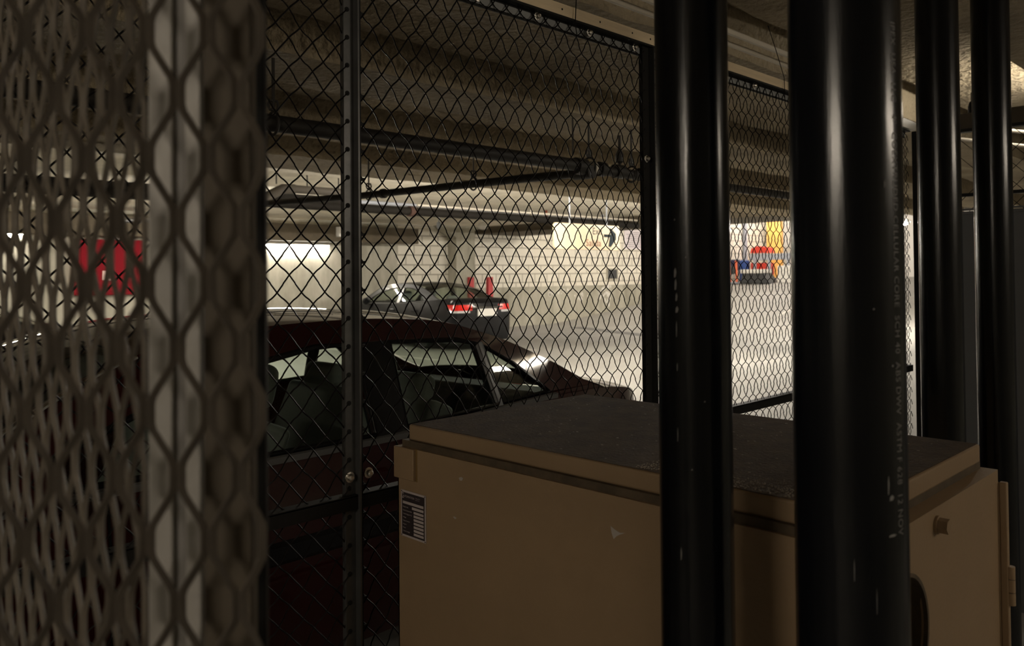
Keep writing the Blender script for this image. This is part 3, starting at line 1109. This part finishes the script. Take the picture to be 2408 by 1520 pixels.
        for cx in (WF, WF + WB):
            y0 = sgn * (W(cx) - .10)
            b = MB()
            b.lathe([(wr * .62, -.10), (wr * .93, -.10), (wr, -.07), (wr, .07), (wr * .93, .10), (wr * .62, .10)], 'Y', (cx, y0, wr), 32)
            wh = obj('wheel', b, RUBBER, t, **K)
            b = MB()
            b.lathe([(wr * .63, .0), (wr * .63, sgn * .085), (wr * .57, sgn * .07), (wr * .2, sgn * .075), (.01, sgn * .08)], 'Y', (cx, y0, wr), 24)
            for q in range(5):
                a = R(72 * q)
                b.tube([(cx, y0 + sgn * .085, wr), (cx + wr * .58 * math.cos(a), y0 + sgn * .08, wr + wr * .58 * math.sin(a))], .025, 6)
            obj('rim', b, ALLOY, wh, **K)
    # lamps and plate on the ends

    def patch(xe, sg, t0, t1, z0, z1, off, sidewrap, name_, m_):
        for sgn in (-1, 1):
            b = MB()
            rows = []
            for j in range(7):
                z = z0 + (z1 - z0) * j / 6
                bul = S['bulge'][0 if sg < 0 else 1] * (1 - .45 * ((z - .55) / .4) ** 2)
                row = []
                for i in range(6):
                    tt = t0 + (t1 - t0) * i / 5
                    row.append((xe + sg * (bul * (1 - tt ** 2) + off), sgn * tt * sy(xe, z), z))
                for i in range(1, 7):
                    x = xe - sg * sidewrap * i / 6 * (.6 + .4 * (z - z0) / (z1 - z0))
                    row.append((x, sgn * (sy(x, z) + off), z))
                rows.append(row)
            b.grid(rows)
            obj(name_, b, m_, t, **K)
    patch(L, 1, .52, 1.0, S['tail'][0], S['tail'][1], .012, .26, 'tail_lamp', LAMPRED)
    patch(L, 1, .60, 1.0, S['tail'][0] - .05, S['tail'][0] - .005, .012, .20, 'reverse_lamp', LAMPCLR)
    patch(0, -1, .55, 1.0, .60, .72 if belt(0) > .72 else belt(0) - .01, .010, .30, 'head_lamp', LAMPCLR)
    b = MB()
    xb_ = L + S['bulge'][1]
    b.box((xb_ - .02, -.26, S['tail'][0] - .13), (xb_ + .012, .26, S['tail'][0] + .03))
    obj('licence_plate', b, WHITEP, t, **K)
    b = MB()
    b.box((xb_ - .03, -.42, S['tail'][0] + .045), (xb_ + .016, .42, S['tail'][0] + .075))
    obj('chrome_strip', b, CHROME, t, **K)
    # cabin
    b = MB()
    b.box((xa + .15, -.70, .30), (xd - .25, .70, .42))
    b.box((xa + .02, -.70, .42), (xa + .35, .70, belt(xa) - .02))
    b.box((xd - .25, -.68, .30), (xd - .02, .68, belt(xd) - .03))
    obj('dashboard', b, CABIN, t, bevel=.03, **K)
    b = MB()
    ring = [(S['xs'] - .42 - .05 * math.sin(a), -.36 + .18 * math.cos(a), .86 + .17 * math.sin(a)) for a in [2 * math.pi * i / 24 for i in range(24)]]
    b.tube(ring, .016, 6, closed=True)
    b.tube([(S['xs'] - .42, -.36, .86), (S['xs'] - .68, -.36, .76)], .03, 8)
    obj('steering_wheel', b, CABIN, t, **K)
    for sgn in (-1, 1):
        seat = seat_mb(S['xs'], sgn * .36, .50, .52)
        s_ = obj('seat', seat, SEATC, t, bevel=.03, segs=3, **K)
        b = MB()
        headrest(b, S['xs'] + .315, sgn * .36, 1.165)
        obj('headrest', b, SEATC, s_, bevel=.045, segs=4, **K)
        b = MB()
        for q in (-.06, .06):
            b.tube([(S['xs'] + .27, sgn * .36 + q, 1.0), (S['xs'] + .315, sgn * .36 + q, 1.14)], .007, 6)
        obj('headrest_post', b, CHROME, s_, **K)
    s_ = obj('rear_bench', seat_mb(S['xs'] + .86, 0, 1.24, .50), SEATC, t, bevel=.03, segs=3, **K)
    for q in (-.36, .36):
        b = MB()
        headrest(b, S['xs'] + 1.15, q, 1.07, .75)
        obj('headrest', b, SEATC, s_, bevel=.04, segs=4, **K)
    return t


def headrest(b, x, y, z, s=1.0):
    m = Matrix.Translation((x, y, z)) @ Matrix.Rotation(R(14), 4, 'Y')
    b.box((-.055, -.14, -.09 * s), (.055, .14, .09 * s), m=m)


def seat_mb(x, y, w_, h_):
    b = MB()
    b.box((x - .42, y - w_ / 2, .42), (x + .08, y + w_ / 2, .60))
    m = Matrix.Translation((x + .02, y, .52)) @ Matrix.Rotation(R(24), 4, 'Y')
    b.box((-.02, -w_ / 2, .0), (.12, w_ / 2, h_ + .06), m=m)
    return b


RED = dict(L=4.60, wb=2.68, wf=.90, wr=.31, xm=2.66, xs=1.98, bulge=(.16, .10), tumble=.43, crown=.035,
           belt=[(0, .60), (.15, .70), (.5, .82), (.95, .93), (1.5, .95), (2.6, .955), (3.3, .99), (3.7, 1.005), (4.05, 1.0), (4.45, .955), (4.6, .86)],
           W=[(0, .60), (.08, .70), (.35, .81), (.9, .865), (2.6, .88), (3.7, .865), (4.2, .81), (4.5, .73), (4.6, .62)],
           edge=[(.90, .915), (1.32, 1.165), (1.72, 1.345), (2.1, 1.410), (2.6, 1.425), (3.0, 1.405), (3.35, 1.325), (3.75, 1.165), (4.02, 1.035), (4.14, .995)],
           xh=1.72, xr=3.22,
           win=[[(1.22, .972), (2.585, .972), (2.59, 1.325), (2.40, 1.325), (2.15, 1.285), (1.85, 1.215), (1.55, 1.11)],
                [(2.745, .985), (3.285, 1.008), (3.265, 1.283), (3.15, 1.308), (2.77, 1.322)],
                [(3.32, 1.01), (3.66, 1.028), (3.60, 1.075), (3.47, 1.175), (3.300, 1.273)]],
           pillar=[(2.585, 2.745, 2.77, 2.59, .962, 1.33), (3.285, 3.318, 3.300, 3.265, 1.0, 1.29)],
           tail=(.74, .87))
build_car('maroon_sedan', 'dark maroon sedan with grey cloth seats parked right behind the wire fence', 'car', (1.95 - 2.66, 3.40, 0), .03, RED, REDCAR, GLASS)
BLK = dict(RED)
BLK.update(L=4.85, wb=2.78, wf=.95, wr=.33, xm=2.75, xs=2.05, bulge=(.16, .12), crown=.04,
           belt=[(0, .62), (.15, .72), (.5, .83), (1.0, .94), (1.6, .965), (2.7, .985), (3.5, 1.03), (4.0, 1.06), (4.4, 1.09), (4.72, 1.085), (4.85, 1.02)],
           W=[(0, .62), (.08, .72), (.35, .83), (.9, .89), (2.6, .91), (3.9, .895), (4.4, .86), (4.75, .80), (4.85, .74)],
           edge=[(1.0, .95), (1.42, 1.18), (1.85, 1.36), (2.3, 1.42), (2.8, 1.43), (3.2, 1.405), (3.6, 1.325), (3.95, 1.215), (4.2, 1.115), (4.32, 1.09)],
           xh=1.85, xr=3.3,
           win=[[(1.38, .99), (2.69, 1.0), (2.69, 1.335), (2.45, 1.335), (2.2, 1.30), (1.9, 1.235), (1.65, 1.14)],
                [(2.80, 1.01), (3.72, 1.06), (3.60, 1.16), (3.42, 1.255), (3.2, 1.315), (2.82, 1.335)]],
           pillar=[(2.69, 2.80, 2.82, 2.69, 1.0, 1.34)], tail=(.86, .98))
build_car('black_sedan', 'glossy black sedan parked nose in below the far wall lamp', 'car', (12.0 + .42, 13.05 + 4.85 - .1, 0), R(-94), BLK, BLKCAR, GLASS)
DKC = dict(BLK)
DKC['edge'] = [(x, z + .03) for x, z in BLK['edge']]
build_car('dark_sedan', 'dark sedan parked beyond the maroon one, glimpsed through the expanded metal', 'car', (-2.2, 6.9, 0), R(0), DKC, DKCAR, GLASSD, detail=False)

# ================================================================== services under the near ceiling
b = MB()
b.tube([(.5, 1.64, 2.552), (4.6, 1.64, 2.552)], .012, 10)
tag(obj('conduit', b, PALEPIPE), 'upper of two thin conduits above the fence top by the first pipe', 'conduit')
b = MB()
b.tube([(.5, 1.715, 2.545), (4.6, 1.715, 2.545)], .011, 10)
tag(obj('conduit', b, PALEPIPE), 'lower of two thin conduits above the fence top by the first pipe', 'conduit')
MY, MZ = 3.42, 2.313
t = thing('sprinkler_pipe', 'thick dark sprinkler pipe with a branch, running under the near ceiling', 'pipe', (4, MY, MZ))
b = MB()
b.tube([(-4.9, MY, MZ), (4.086, MY, MZ)], .040, 16)
b.tube([(4.20, MY, MZ - .012), (9.0, MY, MZ - .012)], .034, 16)
tp = t
obj('pipe_run', b, DARKPIPE, t)
for cx, r_, w_ in ((4.05, .055, .045), (4.27, .050, .027), (4.46, .048, .045), (4.74, .046, .045)):
    b = MB()
    b.tube([(cx - w_, MY, MZ - .005), (cx + w_, MY, MZ - .005)], r_, 16)
    obj('coupling', b, DARKPIPE, t)
b = MB()
b.tube([(4.165, MY, MZ - .01), (4.19, MY, MZ - .01)], .050, 16)
obj('collar', b, PALEPIPE, t, label='pale ring by the tee')
b = MB()
b.tube([(4.12, MY - .02, 2.272), (4.12, 4.0, 2.285), (4.06, 5.95, 2.305), (3.80, 7.6, 2.32)], .030, 12)
obj('branch_run', b, DARKPIPE, t)
b = MB()
b.tube([(4.12, MY - .05, 2.271), (4.12, MY + .10, 2.274)], .043, 14)
obj('elbow', b, DARKPIPE, t)
b = MB()
b.tube([(4.075, 5.58, 2.301), (4.073, 5.62, 2.302)], .041, 12)
obj('coupling', b, DARKPIPE, t)


def hanger(x, y, z, top, lab, r=.006, clev=True, k=.050, part_of=None):
    t = thing('pipe_hanger', lab, 'hanger', (x, y, z), group='pipe hangers')
    b = MB()
    b.tube([(x, y, z + k + .012), (x, y, top)], r, 8)
    obj('rod', b, DARKPIPE, t)
    if clev:
        b = MB()
        b.tube([(x, y + k * math.sin(a), z + (k + .004) * math.cos(a)) for a in [2 * math.pi * i / 20 for i in range(20)]], .007, 6, closed=True)
        b.tube([(x - .026, y, z + k + .032), (x - .018, y, z + k + .012), (x + .018, y, z + k + .012), (x + .026, y, z + k + .032), (x + .019, y, z + k + .054), (x - .019, y, z + k + .054)], .007, 6, closed=True)
        obj('clevis', b, DARKPIPE, t)
    return t


hanger(1.87, MY, MZ, 2.615, 'hanger on the sprinkler main nearest the corner post', .008)
hanger(3.985, MY, MZ, 2.615, 'leftmost of the thin rods over the pipe tee', .006, False)
hanger(4.145, MY, MZ, 2.615, 'second rod and clevis over the pipe tee', .007, k=.056)
hanger(4.61, MY, MZ - .012, 2.615, 'rightmost rod and clevis over the pipe tee', .007)
b = MB()
b.lathe([(.011, 0), (.011, .05), (.027, .065), (.029, .115), (.011, .15), (.009, .24), (.013, .245)], 'Z', (4.476, MY, MZ), 14)
obj('vent_valve', b, DARKPIPE, tp)
hanger(4.10, 4.5, 2.290, 2.62, 'thin rod holding the branch pipe right of the grey upright', .005, k=.042)
hanger(4.066, 5.8, 2.304, 2.62, 'rod with ring holding the branch pipe beside the bright ceiling strip', .007, k=.042)
# farther dark pipe with pale conduit along it
t = thing('long_dark_pipe', 'long dark pipe crossing the bright far ceiling', 'pipe', (12, 12, 2.8))
b = MB()
b.tube([(-4.9, 12, 2.81), (16.38, 12, 2.81)], .078, 14)
obj('pipe_run', b, mat('darker_pipe', (.010, .008, .006), .8, spec=.2), t)  # darker than the near pipes
b = MB()
b.tube([(9.3, 12, 2.81), (9.42, 12, 2.81)], .10, 14)
obj('coupling', b, mat('dark_rust', (.05, .02, .012), .8), t)  # dark rust brown
b = MB()
b.box((-4.9, 11.95, 2.86), (8.0, 12.05, 2.97))
obj('upper_rail', b, MATS['darker_pipe'], t)
b = MB()
b.tube([(9.5, 12.0, 2.935), (16.38, 12.0, 2.935)], .022, 10)
tag(obj('conduit', b, PALEPIPE), 'pale conduit lying along the top of the long dark pipe', 'conduit')
b = MB()
b.tube([(7.0, 12.6, 2.99), (16.38, 12.6, 2.99)], .035, 10)
tag(obj('conduit', b, GREYB), 'grey conduit under the bright far ceiling behind the long dark pipe', 'conduit')
for i, (rx, ry) in enumerate(((5.62, 10.2), (6.1, 10.2), (6.62, 10.2))):
    hanger(rx, ry, 2.83, 3.05, ('left', 'middle', 'right')[i] + ' thin rod before the bright ceiling left of the grey upright', .010, False)
b = MB()
b.tube([(5.8, 10.2, 2.84), (6.75, 10.2, 2.84)], .058, 12)
b.tube([(5.9, 10.2, 2.84), (5.72, 10.2, 2.83), (5.5, 10.2, 2.72), (5.42, 10.2, 2.66)], .07, 12)
tag(obj('drain_pipe', b, mat('brown_grey_pipe', (.06, .05, .038), .8)), 'grey brown drain pipe left of the grey upright under bright ceiling', 'pipe')
b = MB()
b.tube([(4.5, 13.2, 2.50), (7.9, 15.8, 2.80)], .04, 10)
for rx, ry, rz_ in ((5.0, 13.58, 2.55), (7.4, 15.42, 2.76)):
    b.tube([(rx, ry, rz_), (rx, ry, 3.03)], .012, 6)
tag(obj('slanting_pipe', b, DARKPIPE), 'thin dark pipe slanting up above the wall lamp', 'pipe')
for i, (rx, ry, c_) in enumerate(((12.9, 12.3, PALEPIPE), (13.4, 12.3, SIGNRED), (15.4, 12.3, GREYB))):
    b = MB()
    b.tube([(rx, ry, 2.90), (rx, ry, 3.05)], .028, 8)
    tag(obj('drop_rod', b, c_), ('pale', 'rusty', 'blue grey')[i] + ' short rod above the long dark pipe', 'rod')
b = MB()
b.box((10.95, 16.86, 2.58), (11.24, 17.0, 2.82))
tag(obj('junction_box', b, WHITEP, bevel=.01), 'pale junction box on the beam above the right end of the wall lamp', 'junction box')
b = MB()
b.lathe([(.02, .27), (.02, .14), (.11, .12), (.13, .04), (.10, -.03), (.03, -.05)], 'Z', (13.6, 14.6, 2.78), 18)
tag(obj('dome_camera', b, WHITEP), 'small white dome under the ceiling left of the exit sign', 'camera dome')
b = MB()
b.lathe([(.015, .19), (.015, .0), (.05, .0), (.06, -.10), (.03, -.16)], 'Z', (12.2, 14.6, 2.86), 14)
tag(obj('spot_light', b, GREYB), 'small grey spotlight under the ceiling above the block wall', 'spotlight')

# ================================================================== far wall furniture
t = thing('exit_sign', 'hanging cream sign reading Exit Salida with a dark arrow', 'sign', (10.87, 9.0, 2.0))
x0, x1, z0, z1, rc = 9.99, 11.75, 2.037, 2.476, .06
b = MB()
poly = []
for cx, cz, a0 in ((x1 - rc, z1 - rc, 0), (x0 + rc, z1 - rc, 90), (x0 + rc, z0 + rc, 180), (x1 - rc, z0 + rc, 270)):
    poly += [(cx + rc * math.cos(R(a0 + 15 * i)), cz + rc * math.sin(R(a0 + 15 * i))) for i in range(7)]
b.prism(poly, lambda a, c, s: (a, s, c), 9.0, 9.03)
obj('board', b, SIGN, t)
b = MB()
fs_ = lambda u, z: (lambda a, c: (u + a, 8.997, z + c))
text_geo('Exit', .170, fs_(10.98, 2.305), 0, b, spacing=1.05)
obj('exit_lettering', b, SIGNTXT, t, smooth=0)
b = MB()
text_geo('Salida', .170, fs_(10.80, 2.10), 0, b, spacing=1.08)
obj('salida_lettering', b, SIGNRED, t, smooth=0)
b = MB()
b.prism([(11.30, 2.265), (11.47, 2.265), (11.43, 2.10), (11.49, 2.09), (11.64, 2.23), (11.64, 2.33), (11.49, 2.43), (11.45, 2.42), (11.50, 2.315), (11.30, 2.315)], lambda a, c, s: (a, s, c), 8.994, 9.0)
obj('arrow', b, SIGNTXT, t, smooth=0)
for rx in (10.40, 11.40):
    b = MB()
    b.tube([(rx, 9.015, 2.46), (rx, 9.015, 3.05)], .012, 8)
    obj('hanging_rod', b, GREYB, t)
t = thing('wall_notice', 'white printed notice on the block wall right of the exit sign', 'notice', (24.7, 18.1, 2.6))
b = MB()
b.box((23.9, 18.08, 2.53), (25.6, 18.1, 3.26))
obj('sheet', b, PAPER, t)
b = MB()
for i in range(8):
    w_ = (.5, .7, .62, .7, .45, .68, .7, .6)[i]
    b.box((24.72 - w_, 18.072, 3.14 - .075 * i), (24.72 + w_, 18.079, 3.165 - .075 * i))
obj('print_lines', b, PAPERTXT, t)
t = thing('wall_vent', 'small dark square vent in the block wall below the exit sign', 'vent', (23.15, 18.1, 1.6))
b = MB()
b.box((22.89, 18.07, 1.46), (23.42, 18.11, 1.78))
obj('dark_face', b, CHAR, t)
b = MB()
for lo, hi in (((22.84, 18.06, 1.42), (22.89, 18.11, 1.82)), ((23.42, 18.06, 1.42), (23.47, 18.11, 1.82)), ((22.89, 18.06, 1.78), (23.42, 18.11, 1.82)), ((22.89, 18.06, 1.42), (23.42, 18.11, 1.46))):
    b.box(lo, hi)
obj('frame', b, CONC, t)
for i, (x0, x1) in enumerate(((15.86, 16.03), (16.60, 16.80))):
    b = MB()
    b.box((x0, 17.60, 0), (x1, 17.71, 1.565))
    b.box((x0 - .03, 17.58, 0), (x1 + .03, 17.715, .03))
    tag(obj('guard_post', b, mat('guard_red', (.50, .045, .05), .5), bevel=.01), ('red guard post before the concrete column', 'red guard post right of the concrete column')[i], 'guard post', 'red guard posts')
# splashes of white paint on the low wall
b = MB()
rg = random.Random(21)
for cx, cz, n_, sx, sz in ((22.6, .95, 26, .35, .3), (20.1, 1.02, 9, .5, .1), (21.2, .9, 8, .4, .12), (25.2, 1.0, 8, .3, .12)):
    for i in range(n_):
        x, z = rg.gauss(cx, sx * .6), min(1.19, rg.gauss(cz, sz * .6))
        s = rg.uniform(.02, .07)
        b.prism([(x + s * rg.uniform(.5, 1) * math.cos(R(60 * k)), z + s * 1.6 * rg.uniform(.5, 1) * math.sin(R(60 * k))) for k in range(6)], lambda a, c, q: (a, q, c), 17.994, 17.9995)
o = obj('paint_splash', b, WHITEP, smooth=0)
tag(o, 'white paint splashes on the low concrete wall below the vent', 'paint marks')
o['kind'] = 'stuff'
# red cabinet and alarm on the left wall
t = thing('hose_cabinet', 'red wall cabinet with a small pale label, seen through the expanded metal', 'cabinet', (6.04, 17.9, 1.8))
b = MB()
b.box((5.38, 17.78, 1.27), (6.70, 17.978, 2.42))
obj('case', b, REDP, t, bevel=.02)
b = MB()
b.box((5.46, 17.765, 1.34), (6.62, 17.78, 2.35))
dr = obj('door', b, REDP, t, bevel=.005)
b = MB()
b.box((5.86, 17.755, 1.58), (6.04, 17.766, 1.77))
obj('label_plate', b, PINK, dr, label='pale pink label')
b = MB()
b.box((6.56, 17.74, 1.70), (6.59, 17.766, 1.95))
obj('handle', b, REDP, dr)
t = thing('wall_plate', 'small white plate with black bars above the red cabinet', 'sign', (6.15, 17.95, 2.5))
b = MB()
b.box((6.0, 17.95, 2.44), (6.32, 18.0, 2.60))
obj('plate', b, PAPER, t)
b = MB()
for i in range(5):
    b.box((6.06 + .055 * i, 17.944, 2.46), (6.085 + .055 * i, 17.95, 2.58))
obj('black_bars', b, TRIMB, t)
t = thing('alarm_horn', 'small red alarm horn on the wall left above the red cabinet', 'alarm', (5.12, 17.9, 2.65))
b = MB()
b.box((5.05, 17.90, 2.55), (5.20, 18.0, 2.75))
obj('case', b, REDP, t, bevel=.01)
b = MB()
b.lathe([(.05, 0), (.05, -.02), (.03, -.025)], 'Y', (5.125, 17.90, 2.64), 14)
obj('grille', b, TRIMB, t)
# drain and painted lines
b = MB()
b.add([(18.9, 16.2, .004), (17.3, 12.7, .004), (17.75, 12.6, .004), (19.35, 16.1, .004)], [(0, 1, 2, 3)])
b = MB()
b.prism([(18.75, 16.3), (17.3, 12.6), (17.75, 12.5), (19.2, 16.2)], lambda a, c, s: (a, c, s), 0.0, .006)
tag(obj('trench_drain', b, DRAIN), 'grey drain strip across the floor at the foot of the ramp', 'drain')
for pts, lab in (([(12.6, 17.4), (12.72, 17.4), (12.72, 12.0), (12.6, 12.0)], 'white parking line right of the black sedan'),
                 ([(9.9, 17.4), (10.02, 17.4), (10.02, 12.0), (9.9, 12.0)], 'white parking line left of the black sedan')):
    b = MB()
    b.prism(pts, lambda a, c, s: (a, c, s), 0.0, .004)
    tag(obj('parking_line', b, STRIPE), lab, 'floor line')
b = MB()
zf = lambda x: floor_z(x) + .004
b.add([(23.0, 11.6, zf(23)), (27.0, 12.4, zf(27)), (27.0, 12.5, zf(27)), (23.0, 11.7, zf(23))], [(0, 1, 2, 3)])
b.add([(23.0, 11.6, zf(23) + .003), (27.0, 12.4, zf(27) + .003), (27.0, 12.5, zf(27) + .003), (23.0, 11.7, zf(23) + .003)], [(0, 1, 2, 3)])
tag(obj('ramp_line', b, STRIPE), 'faint white line painted across the exit ramp', 'floor line')

# ================================================================== things at the top of the ramp
FZ = floor_z(31)
b = MB()
b.box((33.9, 17.02, floor_z(34)), (34.1, 17.72, 3.98))
tag(obj('orange_locker', b, ORANGE, bevel=.02), 'tall orange panel at the top of the exit ramp', 'panel')
t = thing('ramp_bin', 'dark grey wedge shaped bin with a pale rim on the ramp top', 'bin', (31, 16.6, FZ))
b = MB()
fnb = lambda a, c, s: (s, a, c)
b.prism([(15.95, FZ), (17.25, FZ), (17.15, FZ + .42), (16.25, FZ + .42)], fnb, 30.7, 31.5)
obj('body', b, CHAR, t)
b = MB()
b.box((30.65, 16.22, FZ + .42), (31.5, 17.22, FZ + .58))
obj('rim', b, WHITEP, t, bevel=.02)
t = thing('barrier_rail', 'blue grey barrier rail on two posts at the ramp top', 'barrier', (31.66, 16.3, floor_z(31.66)))
b = MB()
b.box((31.62, 15.4, 2.16), (31.70, 17.32, 2.43))
obj('rail', b, GREYB, t, bevel=.01)
for yy in (17.1, 16.45, 15.6):
    b = MB()
    b.box((31.63, yy - .06, floor_z(31.66)), (31.69, yy + .06, 2.2))
    obj('post', b, GREYB, t)
t = thing('red_tool_cart', 'red cart standing behind the barrier rail', 'cart', (32.2, 17.0, floor_z(32.2)))
b = MB()
b.prism([(16.62, 2.47), (17.42, 2.47), (17.36, 2.66), (17.1, 2.76), (16.7, 2.70)], fnb, 31.85, 32.5)
obj('hood', b, BRIGHTRED, t)
b = MB()
b.box((31.85, 16.65, floor_z(32) + .25), (32.5, 17.40, 2.05))
obj('body', b, BRIGHTRED, t, bevel=.02)
for yy in (16.72, 17.32):
    b = MB()
    b.tube([(32.2, yy, 2.0), (32.2, yy, 2.5)], .04, 8)
    obj('upright', b, CHAR, t)
    b = MB()
    b.lathe([(.16, -.05), (.17, 0), (.16, .05)], 'Y', (32.2, yy, floor_z(32.2) + .17), 14)
    obj('wheel', b, RUBBER, t)
b = MB()
b.lathe([(.20, 0), (.22, .03), (.22, .85), (.18, .88)], 'Z', (31.95, 17.74, floor_z(31.95)), 18)
tag(obj('blue_drum', b, BLUE), 'blue drum beside the dark wedge bin', 'drum')
t = thing('hand_truck', 'navy covered hand truck with orange uprights left of the blue drum', 'hand truck', (31, 17.75, FZ))
b = MB()
b.box((30.95, 17.55, FZ + .55), (31.25, 17.90, FZ + 1.0))
obj('cover', b, NAVY, t, bevel=.04)
b = MB()
b.lathe([(.04, -.04), (.16, -.03), (.18, 0), (.16, .03), (.04, .04)], 'X', (30.9, 17.72, FZ + .55), 18)
obj('black_hub', b, CHAR, t)
for y0, y1 in ((17.9, 17.75), (17.55, 17.45)):
    b = MB()
    b.tube([(30.9, y0, FZ + .95), (30.85, y1 + .05, FZ + .02)], .045, 8)
    obj('upright', b, mat('cart_orange', (.8, .16, .06), .5), t)
b = MB()
b.box((30.6, 17.35, FZ), (31.1, 17.9, FZ + .06))
obj('base', b, GREYB, t)
for i, (y0, y1, z1, m_, lab) in enumerate(((15.05, 15.85, .72, WHITEP, 'white low block right of the dark wedge bin'), (15.1, 15.5, 1.15, ORANGE, 'small orange box behind the white low block'))):
    b = MB()
    b.box((31.2 + .6 * i, y0, FZ + .02 + .07 * i), (31.55 + .6 * i, y1, FZ + z1))
    tag(obj(('white_block', 'orange_box')[i], b, m_, bevel=.02), lab, 'box')
b = MB()
b.tube([(32.5, 18.0, floor_z(32.5)), (32.5, 18.0, 5.0)], .095, 12)
tag(obj('down_pipe', b, GREYB), 'grey vertical pipe on the wall above the ramp top', 'pipe')
